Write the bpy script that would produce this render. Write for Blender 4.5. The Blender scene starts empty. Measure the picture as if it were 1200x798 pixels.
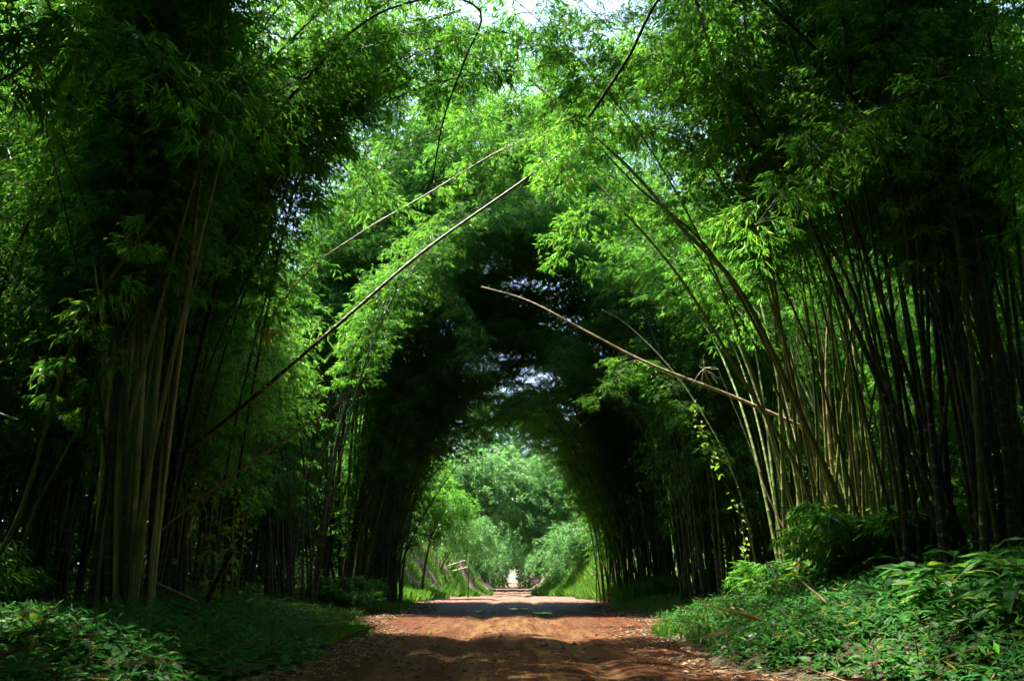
import bpy, math
import numpy as np
R = math.radians
rng = np.random.default_rng(7)
S = bpy.context.scene
COL = S.collection

# ------------------------------------------------------------------ camera
CAM = np.array([0.0, 0.0, 1.0]); F = 1100.0; PITCH = math.atan((681 - 399) / F)
def ray(px, py):
    x = (px - 600) / F; y = (399 - py) / F
    c, s = math.cos(PITCH), math.sin(PITCH)
    return np.array([x, c - y * s, s + y * c])
def at(px, py, Y):
    d = ray(px, py); return CAM + d * (Y / d[1])
cd = bpy.data.cameras.new('camera'); cam = bpy.data.objects.new('camera', cd); COL.objects.link(cam)
cam.location = CAM; cam.rotation_euler = (R(90) + PITCH, 0, 0)
cd.sensor_width = 36; cd.lens = 36 * F / 1200; cd.clip_end = 3000; cd.clip_start = .05
S.camera = cam

# ------------------------------------------------------------------ light
SUN = np.array([-0.30, 0.24, 0.90]); SUN /= np.linalg.norm(SUN)
elev = math.asin(SUN[2]); azim = math.atan2(SUN[0], SUN[1])
w = bpy.data.worlds.new('World'); S.world = w; w.use_nodes = True
nt = w.node_tree; bg = nt.nodes['Background']
sky = nt.nodes.new('ShaderNodeTexSky'); sky.sky_type = 'NISHITA'; sky.sun_disc = False
sky.sun_elevation = elev; sky.sun_rotation = azim; sky.dust_density = 2.0; sky.air_density = 1.0
nt.links.new(sky.outputs[0], bg.inputs[0]); bg.inputs[1].default_value = 0.13
ld = bpy.data.lights.new('sun', 'SUN'); ld.energy = 5.0; ld.angle = R(0.5); ld.color = (1, .93, .76)
lo = bpy.data.objects.new('sun', ld); COL.objects.link(lo)
from mathutils import Vector, Matrix
lo.rotation_euler = Vector(SUN).to_track_quat('Z', 'Y').to_euler(); lo.location = (0, 0, 60)
S.view_settings.view_transform = 'Standard'; S.view_settings.look = 'None'
S.view_settings.exposure = 2.25; S.view_settings.gamma = 1
S.cycles.use_adaptive_sampling = True; S.cycles.adaptive_threshold = .06; S.cycles.max_bounces = 4; S.cycles.diffuse_bounces = 3; S.cycles.transmission_bounces = 4; S.cycles.glossy_bounces = 2
S.cycles.use_denoising = True; S.cycles.caustics_reflective = False; S.cycles.caustics_refractive = False
S.cycles.sample_clamp_indirect = 4

# ------------------------------------------------------------------ helpers
def tag(o, label=None, cat=None, group=None, kind=None):
    if label: o['label'] = label
    if cat: o['category'] = cat
    if group: o['group'] = group
    if kind: o['kind'] = kind
    return o
def empty(name, loc):
    o = bpy.data.objects.new(name, None); COL.objects.link(o); o.location = [float(v) for v in loc]
    o.empty_display_size = .2
    return o
def link(name, me, parent=None):
    o = bpy.data.objects.new(name, me); COL.objects.link(o)
    if parent is not None: o.parent = parent
    return o
def make_mesh(name, V, tris, attr=None, mats=(), mat_idx=None, smooth=False):
    """V (n,3), tris (m,3)"""
    me = bpy.data.meshes.new(name)
    V = np.ascontiguousarray(V, np.float32); T = np.ascontiguousarray(tris, np.int32)
    me.vertices.add(len(V)); me.vertices.foreach_set('co', V.ravel())
    me.loops.add(T.size); me.loops.foreach_set('vertex_index', T.ravel())
    me.polygons.add(len(T))
    me.polygons.foreach_set('loop_start', np.arange(0, T.size, 3, dtype=np.int32))
    me.polygons.foreach_set('loop_total', np.full(len(T), 3, np.int32))
    for m in mats: me.materials.append(m)
    if mat_idx is not None: me.polygons.foreach_set('material_index', np.ascontiguousarray(mat_idx, np.int32))
    me.polygons.foreach_set('use_smooth', np.full(len(T), bool(smooth)))
    if attr is not None:
        a = me.attributes.new('rnd', 'FLOAT', 'POINT'); a.data.foreach_set('value', np.ascontiguousarray(attr, np.float32))
    me.update(); me.validate()
    return me
class MB:
    def __init__(s): s.V = []; s.T = []; s.A = []; s.M = []; s.n = 0
    def add(s, V, T, A=None, mi=0):
        V = np.asarray(V, float); T = np.asarray(T, int)
        s.V.append(V); s.T.append(T + s.n); s.n += len(V)
        s.A.append(np.zeros(len(V)) if A is None else np.broadcast_to(A, (len(V),)))
        s.M.append(np.full(len(T), mi))
    def mesh(s, name, mats, smooth=False):
        return make_mesh(name, np.concatenate(s.V), np.concatenate(s.T), np.concatenate(s.A), mats, np.concatenate(s.M), smooth)
def norm(a): return a / np.maximum(np.linalg.norm(a, axis=-1, keepdims=True), 1e-9)
def tube(P, rad, sides=8, attr=None):
    P = np.asarray(P, float); n = len(P); rad = np.broadcast_to(rad, (n,))
    T = norm(np.gradient(P, axis=0))
    ref = np.array([0, 1.0, 0.03]) if abs(T[0, 1]) < .8 else np.array([1.0, 0, 0.03])
    U = norm(np.cross(T, ref)); W = np.cross(T, U)
    a = np.linspace(0, 2 * np.pi, sides, endpoint=False)
    V = P[:, None] + rad[:, None, None] * (np.cos(a)[None, :, None] * U[:, None] + np.sin(a)[None, :, None] * W[:, None])
    V = V.reshape(-1, 3)
    i, j = np.meshgrid(np.arange(n - 1), np.arange(sides), indexing='ij')
    j2 = (j + 1) % sides
    q = np.stack([i * sides + j, i * sides + j2, (i + 1) * sides + j2, (i + 1) * sides + j], -1).reshape(-1, 4)
    tri = np.concatenate([q[:, [0, 1, 2]], q[:, [0, 2, 3]]])
    caps = []
    for k in range(1, sides - 1):
        caps.append([0, k + 1, k]); b = (n - 1) * sides; caps.append([b, b + k, b + k + 1])
    A = None if attr is None else np.repeat(attr, sides)
    return V, np.concatenate([tri, np.array(caps)]), A
def catmull(P, n=12):
    P = np.asarray(P, float); Q = np.vstack([2 * P[0] - P[1], P, 2 * P[-1] - P[-2]]); out = []
    for i in range(1, len(Q) - 2):
        for t in np.linspace(0, 1, n, endpoint=False):
            a, b, c, d = Q[i - 1:i + 3]
            out.append(.5 * ((2 * b) + (c - a) * t + (2 * a - 5 * b + 4 * c - d) * t * t + (3 * b - a - 3 * c + d) * t ** 3))
    out.append(P[-1]); return np.array(out)
def arc_resample(P, ds):
    d = np.concatenate([[0], np.cumsum(np.linalg.norm(np.diff(P, axis=0), axis=1))])
    n = max(4, int(d[-1] / ds)); s = np.linspace(0, d[-1], n)
    return np.stack([np.interp(s, d, P[:, k]) for k in range(3)], 1), s
def leaf_slim(B, D, L, wr, r, up=None):
    """narrow folded leaves: 4 verts, 2 tris each"""
    n = len(B); D = norm(D)
    if up is None: up = np.array([0, 0, 1.0]) + r.normal(0, .55, (n, 3))
    side = norm(np.cross(D, up)); nrm = np.cross(side, D)
    w = (L * wr)[:, None]; L = L[:, None]
    m = B + D * L * .4 + nrm * w * .45
    t = B + D * L - nrm * L * .10
    V = np.stack([B, m + side * w, t, m - side * w], 1).reshape(-1, 3)
    k = np.arange(n)[:, None] * 4
    T = np.concatenate([k + [0, 1, 2], k + [0, 2, 3]])
    return V, T, np.repeat(r.random(n), 4)
def leaf_broad(B, D, L, wr, r, droop=.25, up=None, shape=(.22, 1.0, .66, .62)):
    """broad leaves with midrib fold: 7 verts, 6 tris"""
    n = len(B); D = norm(D)
    if up is None: up = np.array([0, 0, 1.0]) + r.normal(0, .25, (n, 3))
    side = norm(np.cross(D, up)); nrm = np.cross(side, D)
    w = (L * wr)[:, None]; L = L[:, None]
    a, wa, b, wb = shape
    def p(u, s): return B + D * L * u + side * w * s - nrm * L * droop * u * u + nrm * w * .3 * abs(s)
    V = np.stack([p(0, 0), p(a, wa), p(b, wb), p(1, 0), p(b, -wb), p(a, -wa), p(.45, 0)], 1).reshape(-1, 3)
    k = np.arange(n)[:, None] * 7
    T = np.concatenate([k + t for t in ([0, 1, 6], [1, 2, 6], [2, 3, 6], [3, 4, 6], [4, 5, 6], [5, 0, 6])])
    return V, T, np.repeat(r.random(n), 7)

# ------------------------------------------------------------------ ground shape
def sst(a, b, x): t = np.clip((x - a) / (b - a), 0, 1); return t * t * (3 - 2 * t)
def lumps(x, y): return (np.sin(x * 1.3 + 1.7 * np.sin(y * .7)) * np.cos(y * .9 + .6 * x) + .5 * np.sin(x * 3.1 + y * 2.3))
def road_profile(y): return -.35 * sst(64, 84, y) + .55 * sst(90, 210, y)
def road_hw(y): return 3.05 + .35 * np.sin(y * .31) + .25 * np.sin(y * .83 + 1) + 1.3 * sst(18, 28, y) - 1.2 * sst(52, 70, y) - .9 * sst(75, 100, y)
def H(x, y):
    x = np.asarray(x, float); y = np.asarray(y, float)
    hw = road_hw(y); d = np.abs(x) - hw
    z = road_profile(y)
    left = .28 * sst(0, 2.5, d) + .15 * sst(2, 8, d) + .45 * sst(1.2, 5, d) * sst(15, 24, y)
    right = .25 * sst(0, 1.2, d) + .8 * sst(.5, 4.5, d) * (1 - .5 * sst(22, 34, y)) + .2 * sst(3, 10, d)
    near = np.where(x < 0, left, right)
    far = 3.0 * sst(.6, 3.6, d) * sst(50, 66, y)
    rough = .07 * lumps(x, y) * sst(.2, 2, d)
    bed = -.16 * (1 - sst(-.5, .15, d))
    return z + near + far + rough + bed

# ------------------------------------------------------------------ materials
def mat(name):
    m = bpy.data.materials.new(name); m.use_nodes = True
    n = m.node_tree; n.nodes.clear()
    out = n.nodes.new('ShaderNodeOutputMaterial'); return m, n, out
def N(n, t, **k):
    o = n.nodes.new(t)
    for a, v in k.items(): setattr(o, a, v)
    return o
def ramp(n, fac, stops):
    r = N(n, 'ShaderNodeValToRGB'); e = r.color_ramp.elements
    while len(e) < len(stops): e.new(.5)
    for i, (p, c) in enumerate(stops): e[i].position = p; e[i].color = (*c, 1)
    n.links.new(fac, r.inputs[0]); return r.outputs[0]
def mixc(n, f, a, b, mode='MIX'):
    m = N(n, 'ShaderNodeMix', data_type='RGBA', blend_type=mode)
    for sock, v in ((m.inputs[0], f), (m.inputs[6], a), (m.inputs[7], b)):
        if isinstance(v, (int, float)): sock.default_value = v
        elif isinstance(v, tuple): sock.default_value = (*v, 1)
        else: n.links.new(v, sock)
    return m.outputs[2]
def noise(n, scale, detail=4, vec=None, rough=.55):
    t = N(n, 'ShaderNodeTexNoise'); t.inputs['Scale'].default_value = scale; t.inputs['Detail'].default_value = detail
    t.inputs['Roughness'].default_value = rough
    if vec is not None: n.links.new(vec, t.inputs['Vector'])
    return t.outputs['Fac']
def leaf_mat(name, stops, trans, tfac=.45, rough=.42, spec=.35, objvar=.0):
    m, n, out = mat(name)
    a = N(n, 'ShaderNodeAttribute', attribute_name='rnd')
    oi = N(n, 'ShaderNodeObjectInfo')
    add = N(n, 'ShaderNodeMath', operation='MULTIPLY_ADD'); n.links.new(oi.outputs['Random'], add.inputs[0])
    add.inputs[1].default_value = objvar; n.links.new(a.outputs['Fac'], add.inputs[2])
    sub = N(n, 'ShaderNodeMath', operation='SUBTRACT'); n.links.new(add.outputs[0], sub.inputs[0]); sub.inputs[1].default_value = objvar * .5
    c = ramp(n, sub.outputs[0], stops)
    p = N(n, 'ShaderNodeBsdfPrincipled'); n.links.new(c, p.inputs['Base Color'])
    p.inputs['Roughness'].default_value = rough; p.inputs['Specular IOR Level'].default_value = spec
    t = N(n, 'ShaderNodeBsdfTranslucent')
    n.links.new(mixc(n, 1.0, c, trans, 'MULTIPLY'), t.inputs['Color'])
    mx = N(n, 'ShaderNodeMixShader'); mx.inputs[0].default_value = tfac
    n.links.new(p.outputs[0], mx.inputs[1]); n.links.new(t.outputs[0], mx.inputs[2])
    n.links.new(mx.outputs[0], out.inputs[0]); return m
M_LEAF = leaf_mat('bamboo_leaf', [(0, (.014, .078, .024)), (.5, (.026, .12, .032)), (.96, (.05, .16, .034)), (1, (.085, .17, .034))],
                  (5.3, 3.5, 1.2), .56, objvar=.12)
M_HERB = leaf_mat('herb_leaf', [(0, (.02, .085, .022)), (.6, (.03, .115, .028)), (.93, (.055, .15, .025)), (.96, (.13, .15, .03)), (1, (.2, .13, .05))], (2, 2.3, 1.5), .4, .55, .2)
M_BIG = leaf_mat('lance_leaf', [(0, (.025, .09, .02)), (.7, (.045, .14, .025)), (.92, (.08, .17, .025)), (1, (.2, .2, .03))], (2, 2.3, 1.5), .4, .5, .25, objvar=.1)
M_YEL = leaf_mat('yellow_green_leaf', [(0, (.06, .14, .015)), (1, (.13, .2, .02))], (2.2, 2.2, 1.5), .45)
M_GRASS = leaf_mat('grass_blade', [(0, (.045, .13, .02)), (.6, (.07, .18, .025)), (.95, (.12, .2, .04)), (1, (.3, .24, .1))], (2, 2.1, 1.4), .45)
M_TREE = leaf_mat('tree_leaf', [(0, (.06, .15, .045)), (.5, (.09, .2, .06)), (1, (.14, .25, .08))], (2.0, 2.2, 2), .45, objvar=.3)
M_DRY = leaf_mat('dry_leaf', [(0, (.09, .045, .022)), (.5, (.17, .10, .05)), (.85, (.27, .19, .11)), (1, (.38, .32, .24))], (1, 1, 1), .15, .7, .2)
M_FOREST = leaf_mat('forest_leaf', [(0, (.02, .06, .012)), (1, (.045, .11, .018))], (2, 2.2, 1.5), .4)

def culm_mat():
    m, n, out = mat('bamboo_culm_skin')
    oi = N(n, 'ShaderNodeObjectInfo'); a = N(n, 'ShaderNodeAttribute', attribute_name='rnd')
    tc = N(n, 'ShaderNodeTexCoord')
    mp = N(n, 'ShaderNodeMapping'); mp.inputs['Scale'].default_value = (1, 1, .25); n.links.new(tc.outputs['Object'], mp.inputs[0])
    nz = noise(n, 9, 5, mp.outputs[0])
    c = mixc(n, .55, oi.outputs['Color'], mixc(n, 1.0, oi.outputs['Color'], ramp(n, nz, [(.3, (.35, .4, .4)), (.5, (.9, .9, .9)), (.7, (1.7, 1.45, 1.2))]), 'MULTIPLY'))
    # lichen blotches
    nz2 = noise(n, 22, 3, tc.outputs['Object'])
    c = mixc(n, ramp(n, nz2, [(.60, (0, 0, 0)), (.68, (.35, .35, .35))]), c, (.20, .19, .14))
    band = ramp(n, a.outputs['Fac'], [(.2, (0, 0, 0)), (.9, (.28, .28, .28))])
    c = mixc(n, band, c, (.17, .16, .11))
    p = N(n, 'ShaderNodeBsdfPrincipled'); n.links.new(c, p.inputs['Base Color'])
    p.inputs['Roughness'].default_value = .5; p.inputs['Specular IOR Level'].default_value = .25
    b = N(n, 'ShaderNodeBump'); b.inputs['Strength'].default_value = .25; b.inputs['Distance'].default_value = .02
    n.links.new(nz2, b.inputs['Height']); n.links.new(b.outputs[0], p.inputs['Normal'])
    n.links.new(p.outputs[0], out.inputs[0]); return m
M_CULM = culm_mat()
def wood_mat(name, c0, c1, scale=12):
    m, n, out = mat(name); tc = N(n, 'ShaderNodeTexCoord')
    c = ramp(n, noise(n, scale, 6, tc.outputs['Object']), [(.3, c0), (.7, c1)])
    p = N(n, 'ShaderNodeBsdfPrincipled'); n.links.new(c, p.inputs['Base Color']); p.inputs['Roughness'].default_value = .8
    n.links.new(p.outputs[0], out.inputs[0]); return m
M_TWIG = wood_mat('twig_bark', (.035, .06, .015), (.08, .095, .03))
M_BARK = wood_mat('dark_bark', (.03, .024, .016), (.10, .075, .05))
M_STONE = wood_mat('pale_stone', (.30, .31, .29), (.55, .56, .52), 20)
M_POST = wood_mat('grey_timber', (.35, .32, .26), (.6, .56, .48))

def ground_mat():
    m, n, out = mat('forest_floor'); g = N(n, 'ShaderNodeNewGeometry'); pos = g.outputs['Position']
    n1 = noise(n, .9, 8, pos, .65); n2 = noise(n, 14, 6, pos, .7); n3 = noise(n, .35, 4, pos)
    c = ramp(n, n2, [(.3, (.018, .012, .008)), (.5, (.06, .038, .022)), (.68, (.13, .085, .05)), (.8, (.24, .18, .12))])
    c = mixc(n, ramp(n, n1, [(.45, (0, 0, 0)), (.6, (.8, .8, .8))]), c, (.035, .055, .016))
    # bare pale clay on the far banks (steep faces)
    sp = N(n, 'ShaderNodeSeparateXYZ'); n.links.new(g.outputs['Normal'], sp.inputs[0])
    steep = ramp(n, sp.outputs[2], [(.72, (1, 1, 1)), (.86, (0, 0, 0))])
    clay = ramp(n, n2, [(.3, (.2, .13, .09)), (.7, (.42, .32, .25))])
    c = mixc(n, mixc(n, 1.0, steep, ramp(n, n1, [(.5, (0, 0, 0)), (.64, (1, 1, 1))]), 'MULTIPLY'), c, clay)
    p = N(n, 'ShaderNodeBsdfPrincipled'); n.links.new(c, p.inputs['Base Color']); p.inputs['Roughness'].default_value = .95
    b = N(n, 'ShaderNodeBump'); b.inputs['Strength'].default_value = .8; b.inputs['Distance'].default_value = .06
    n.links.new(n2, b.inputs['Height']); n.links.new(b.outputs[0], p.inputs['Normal'])
    n.links.new(p.outputs[0], out.inputs[0]); return m
def road_mat():
    m, n, out = mat('red_dirt'); g = N(n, 'ShaderNodeNewGeometry'); pos = g.outputs['Position']
    mp = N(n, 'ShaderNodeMapping'); mp.inputs['Scale'].default_value = (1, .09, 1); n.links.new(pos, mp.inputs[0])
    sp = N(n, 'ShaderNodeSeparateXYZ'); n.links.new(pos, sp.inputs[0])
    st = noise(n, 3.2, 6, mp.outputs[0], .6); fine = noise(n, 28, 6, pos, .7); big = noise(n, .55, 5, pos); mid = noise(n, 3.5, 6, pos, .65)
    red = ramp(n, mid, [(.3, (.045, .015, .007)), (.55, (.09, .030, .012)), (.75, (.13, .05, .02))])
    tan = ramp(n, fine, [(.3, (.09, .046, .017)), (.7, (.17, .10, .04))])
    # wheel worn tan strip along the middle of the road, broken by noise
    ax = N(n, 'ShaderNodeMath', operation='ABSOLUTE'); n.links.new(sp.outputs[0], ax.inputs[0])
    cen = N(n, 'ShaderNodeMapRange'); n.links.new(ax.outputs[0], cen.inputs[0])
    cen.inputs[1].default_value = 2.6; cen.inputs[2].default_value = .6; cen.inputs[3].default_value = 0; cen.inputs[4].default_value = 1
    f = mixc(n, 1.0, cen.outputs[0], ramp(n, st, [(.44, (.05, .05, .05)), (.56, (.9, .9, .9))]), 'MULTIPLY')
    c = mixc(n, f, red, tan)
    c = mixc(n, ramp(n, fine, [(.62, (0, 0, 0)), (.72, (.7, .7, .7))]), c, (.045, .022, .014))
    # wet muddy stretch (glossier mud, its colour darkened for the arch's shade too) between 28 and 44 m
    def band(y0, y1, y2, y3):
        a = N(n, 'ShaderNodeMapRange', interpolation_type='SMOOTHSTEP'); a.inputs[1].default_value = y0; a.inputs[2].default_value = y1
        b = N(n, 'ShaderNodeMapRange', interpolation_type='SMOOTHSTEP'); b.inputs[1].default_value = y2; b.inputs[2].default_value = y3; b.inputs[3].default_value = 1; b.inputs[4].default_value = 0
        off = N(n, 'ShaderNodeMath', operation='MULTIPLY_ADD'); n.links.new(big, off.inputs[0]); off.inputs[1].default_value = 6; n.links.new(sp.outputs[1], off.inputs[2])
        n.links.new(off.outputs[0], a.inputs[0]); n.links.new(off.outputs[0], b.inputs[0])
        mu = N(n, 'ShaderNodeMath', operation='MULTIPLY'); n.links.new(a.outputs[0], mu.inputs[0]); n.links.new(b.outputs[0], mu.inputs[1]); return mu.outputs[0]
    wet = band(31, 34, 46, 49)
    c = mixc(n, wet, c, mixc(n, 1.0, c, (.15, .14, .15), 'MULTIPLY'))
    pale = band(50, 53, 300, 301)
    c = mixc(n, pale, c, ramp(n, mid, [(.3, (.13, .07, .05)), (.7, (.22, .14, .11))]))
    p = N(n, 'ShaderNodeBsdfPrincipled'); n.links.new(c, p.inputs['Base Color'])
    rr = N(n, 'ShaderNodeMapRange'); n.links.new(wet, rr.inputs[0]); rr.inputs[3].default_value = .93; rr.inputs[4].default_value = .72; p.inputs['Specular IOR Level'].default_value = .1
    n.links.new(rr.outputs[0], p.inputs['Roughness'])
    mp2 = N(n, 'ShaderNodeMapping'); mp2.inputs['Scale'].default_value = (1, .035, 1); n.links.new(pos, mp2.inputs[0])
    trk = noise(n, 9, 4, mp2.outputs[0], .6)
    c = mixc(n, ramp(n, trk, [(.42, (.55, .55, .55)), (.56, (0, 0, 0))]), c, mixc(n, 1.0, c, (.45, .42, .42), 'MULTIPLY')); n.links.new(c, p.inputs['Base Color'])
    hs = N(n, 'ShaderNodeMath', operation='MULTIPLY_ADD'); n.links.new(fine, hs.inputs[0]); hs.inputs[1].default_value = .35; n.links.new(mixc(n, .55, mid, trk), hs.inputs[2])
    b = N(n, 'ShaderNodeBump'); b.inputs['Strength'].default_value = .8; b.inputs['Distance'].default_value = .035
    n.links.new(hs.outputs[0], b.inputs['Height']); n.links.new(b.outputs[0], p.inputs['Normal'])
    n.links.new(p.outputs[0], out.inputs[0]); return m
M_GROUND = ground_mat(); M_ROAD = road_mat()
def plain(name, c, rough=.6, spec=.5):
    m, n, out = mat(name); p = N(n, 'ShaderNodeBsdfPrincipled'); tc = N(n, 'ShaderNodeTexCoord')
    nz = noise(n, 8, 4, tc.outputs['Object'])
    n.links.new(ramp(n, nz, [(.3, tuple(v * .75 for v in c)), (.7, tuple(min(1, v * 1.15) for v in c))]), p.inputs['Base Color'])
    p.inputs['Roughness'].default_value = rough; p.inputs['Specular IOR Level'].default_value = spec
    n.links.new(p.outputs[0], out.inputs[0]); return m

# ------------------------------------------------------------------ ground, road
def grid_mesh(xs, ys, fz):
    X, Y = np.meshgrid(xs, ys); Z = fz(X, Y); V = np.stack([X, Y, Z], -1).reshape(-1, 3)
    nx, ny = len(xs), len(ys); i, j = np.meshgrid(np.arange(nx - 1), np.arange(ny - 1)); a = (j * nx + i).ravel()
    return V, np.concatenate([np.stack([a, a + 1, a + nx + 1], 1), np.stack([a, a + nx + 1, a + nx], 1)])
xs = np.concatenate([-np.geomspace(400, 14, 14), np.arange(-13.6, 13.7, .2), np.geomspace(14, 400, 14)])
ys = np.concatenate([-np.geomspace(300, 8, 10), np.arange(-7, 50, .25), np.arange(50, 130, .6), np.geomspace(131, 900, 16)])
V, T = grid_mesh(xs, ys, H)
g = link('ground', make_mesh('ground', V, T, None, [M_GROUND], smooth=True)); g['kind'] = 'structure'
def road_z(x, y):
    hw = road_hw(y); d = np.abs(x) / hw
    rut = -.075 * (np.exp(-((np.abs(x - .1) - .95) / .28) ** 2)) + .005 * lumps(x * 2.2, y * .8) + .006 * np.sin(x * 9 + .4 * np.sin(y * .6))
    dip = -.05 * np.exp(-((y - 34) / 4) ** 2)
    return road_profile(y) + .03 * (1 - d ** 2) + rut * (d < 1) + dip - .35 * sst(.96, 1.22, d)
ysr = np.concatenate([np.arange(-8, 50, .12), np.arange(50, 250, .8)])
us = np.linspace(-1.25, 1.25, 90)
U, Y = np.meshgrid(us, ysr); X = U * road_hw(Y); Z = road_z(X, Y)
V = np.stack([X, Y, Z], -1).reshape(-1, 3); _, T = grid_mesh(us, ysr, lambda a, b: a * 0)
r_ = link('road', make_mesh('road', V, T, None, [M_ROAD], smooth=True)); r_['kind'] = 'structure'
# puddles lying in the muddy dip
mw, n, out = mat('puddle_water'); p = N(n, 'ShaderNodeBsdfPrincipled'); p.inputs['Base Color'].default_value = (.03, .025, .02, 1); p.inputs['Roughness'].default_value = .04
p.inputs['IOR'].default_value = 1.33; tc = N(n, 'ShaderNodeTexCoord'); b = N(n, 'ShaderNodeBump'); b.inputs['Strength'].default_value = .8
n.links.new(noise(n, 6, 3, tc.outputs['Object']), b.inputs['Height']); n.links.new(b.outputs[0], p.inputs['Normal']); n.links.new(p.outputs[0], out.inputs[0])
for (cx, cy, rx, ry) in ((1.15, 33.6, .8, 1.1), (2.7, 35.5, 1.1, .7), (-1.3, 34.8, .3, 1.5), (.2, 36.3, .4, .6)):
    a = np.linspace(0, 2 * np.pi, 48, endpoint=False)
    rr = 1 + .28 * np.sin(3 * a + cx) + .16 * np.sin(5 * a + cy) + .08 * np.sin(9 * a)
    px_, py_ = cx + rx * rr * np.cos(a), cy + ry * rr * np.sin(a)
    zz = float(np.max(road_z(px_, py_))) * .35 + float(np.min(road_z(px_, py_))) * .65 + .03
    V = np.vstack([[cx, cy, zz], np.stack([px_, py_, np.full(48, zz)], 1)])
    T = [[0, 1 + i, 1 + (i + 1) % 48] for i in range(48)]
    o = link('puddle', make_mesh('puddle', V, T, None, [mw])); o['kind'] = 'structure'

# ------------------------------------------------------------------ bamboo
class Proto: pass
def branch_leaves(mb, base, az, length, r, droop=.9, rise=35, lsz=.15, dens=1.0):
    """one leafy side branch: drooping twig with fans of narrow leaves"""
    n = 9; u = np.linspace(0, 1, n)
    el = R(rise) - u * droop * 1.5 + r.normal(0, .08)
    ds = length / (n - 1)
    dirs = np.stack([np.cos(el) * np.cos(az), np.cos(el) * np.sin(az), np.sin(el)], 1)
    P = base + np.concatenate([[[0, 0, 0]], np.cumsum(dirs[:-1] * ds, 0)])
    V, T, _ = tube(P, np.linspace(.008, .002, n), 3); mb.add(V, T, .5, 1)
    B = []; D = []
    for i in range(2, n):
        k = int(r.integers(2, 4))
        for _ in range(k):                              # short side twiglets
            a2 = az + r.choice([-1, 1]) * r.uniform(.4, 1.2); tl = r.uniform(.12, .42) * (1.15 - .5 * u[i])
            td = np.array([math.cos(a2), math.sin(a2), r.uniform(-.65, .15)])
            m = max(2, int(round(r.integers(4, 8) * dens)))
            f = r.uniform(.3, 1, m)[:, None]
            B.append(P[i] + td * tl * f)
            D.append(td * 1.0 + np.stack([r.normal(0, .5, m), r.normal(0, .5, m), r.normal(-.55, .35, m)], 1))
    B = np.concatenate(B); D = np.concatenate(D)
    L = r.uniform(.7, 1.25, len(B)) * lsz
    mb.add(*leaf_slim(B, D, L, r.uniform(.065, .1, len(B)), r), 0)
def culm_path(L, t0, t1, p, wob, r):
    ds = .12; s = np.arange(0, L + ds, ds); u = s / L
    th = R(t0) + (R(t1) - R(t0)) * u ** p + wob * np.sin(u * 7 + r.uniform(0, 6)) * .05
    ya = wob * .06 * np.sin(u * 5 + r.uniform(0, 6))
    d = np.stack([np.sin(th), np.sin(ya), np.cos(th)], 1); d = norm(d)
    return np.vstack([[0, 0, 0], np.cumsum(d[:-1] * ds, 0)]), s
def culm_mesh(name, P, s, r0, r1, inter=.36, sides=8):
    L = s[-1]; node = []; k = .12
    while k < L: node.append(k); k += inter * (1 - .35 * (k / L)) * (0.6 if k < 1 else 1)
    ss, bulge, band = [], [], []
    for q in node:
        for d, bu, ba in ((-.035, 1.0, 0), (-.012, 1.13, .6), (.0, 1.16, 1), (.014, 1.05, 1), (.045, 1.0, .25)):
            ss.append(q + d); bulge.append(bu); band.append(ba)
    ss = np.array([-.25] + ss); bulge = np.array([1.0] + bulge); band = np.array([0.0] + band)
    o = np.argsort(ss); ss, bulge, band = ss[o], bulge[o], band[o]
    Q = np.stack([np.interp(ss, s, P[:, k]) for k in range(3)], 1); Q[0] -= (Q[2] - Q[1]) / np.linalg.norm(Q[2] - Q[1]) * .25
    rad = (r0 + (r1 - r0) * np.clip(ss / L, 0, 1) ** .8) * bulge
    V, T, A = tube(Q, rad, sides, band)
    return make_mesh(name, V, T, A, [M_CULM], smooth=True), node
FAM = {'A': [(3, 100, 2.2, 17.5), (4, 86, 2.0, 16.5), (2, 116, 2.5, 19), (6, 95, 1.8, 17)],
       'C': [(1, 42, 2, 15), (2, 62, 2.4, 16), (3, 80, 2.8, 15)],
       'D': [(2, 60, 2.2, 14), (4, 80, 2.0, 14)],
       'U': [(0, 20, 3, 15), (1, 30, 3, 14)],
       'S': [(2, 9, 1, 8), (7, 16, 1, 9), (13, 26, 1.2, 9), (3, 30, 1.5, 10)],
       'B': [(10, 72, 1.3, 15), (15, 92, 1.5, 16), (7, 58, 1.4, 15)]}
PROTO = {}
def build_proto(key, par, seed, s_leaf, nb=3, lsz=.15, dens=1.0, rad0=.046):
    r = np.random.default_rng(seed); t0, t1, p, L = par; q = Proto()
    P, s = culm_path(L, t0, t1, p, 1.0, r)
    q.P, q.s, q.L = P, s, L
    q.culm, node = culm_mesh('culm', P, s, rad0, .008)
    mb = MB(); tang = norm(np.gradient(P, axis=0))
    for k in node:
        u = k / L
        if u < s_leaf or k > L - .1: continue
        base = np.array([np.interp(k, s, P[:, c]) for c in range(3)])
        grow = min(1, (u - s_leaf) / .15 + .35)
        for _ in range(int(r.integers(nb - 1, nb + 2))):
            az = r.uniform(0, 2 * np.pi)
            ln = r.uniform(.75, 1.7) * grow * (1.0 - .45 * max(0, u - .6) / .4)
            branch_leaves(mb, base, az, ln, r, r.uniform(.6, 1.1), r.uniform(10, 50), lsz, dens)
    q.fol = mb.mesh('foliage', [M_LEAF, M_TWIG]) if mb.V else None
    i = np.linspace(0, len(P) - 1, 22).astype(int); i = i[s[i] > min(s_leaf, .5) * L]
    q.pts = P[i] - [0, 0, .6]
    return q
sd = 100
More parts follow.
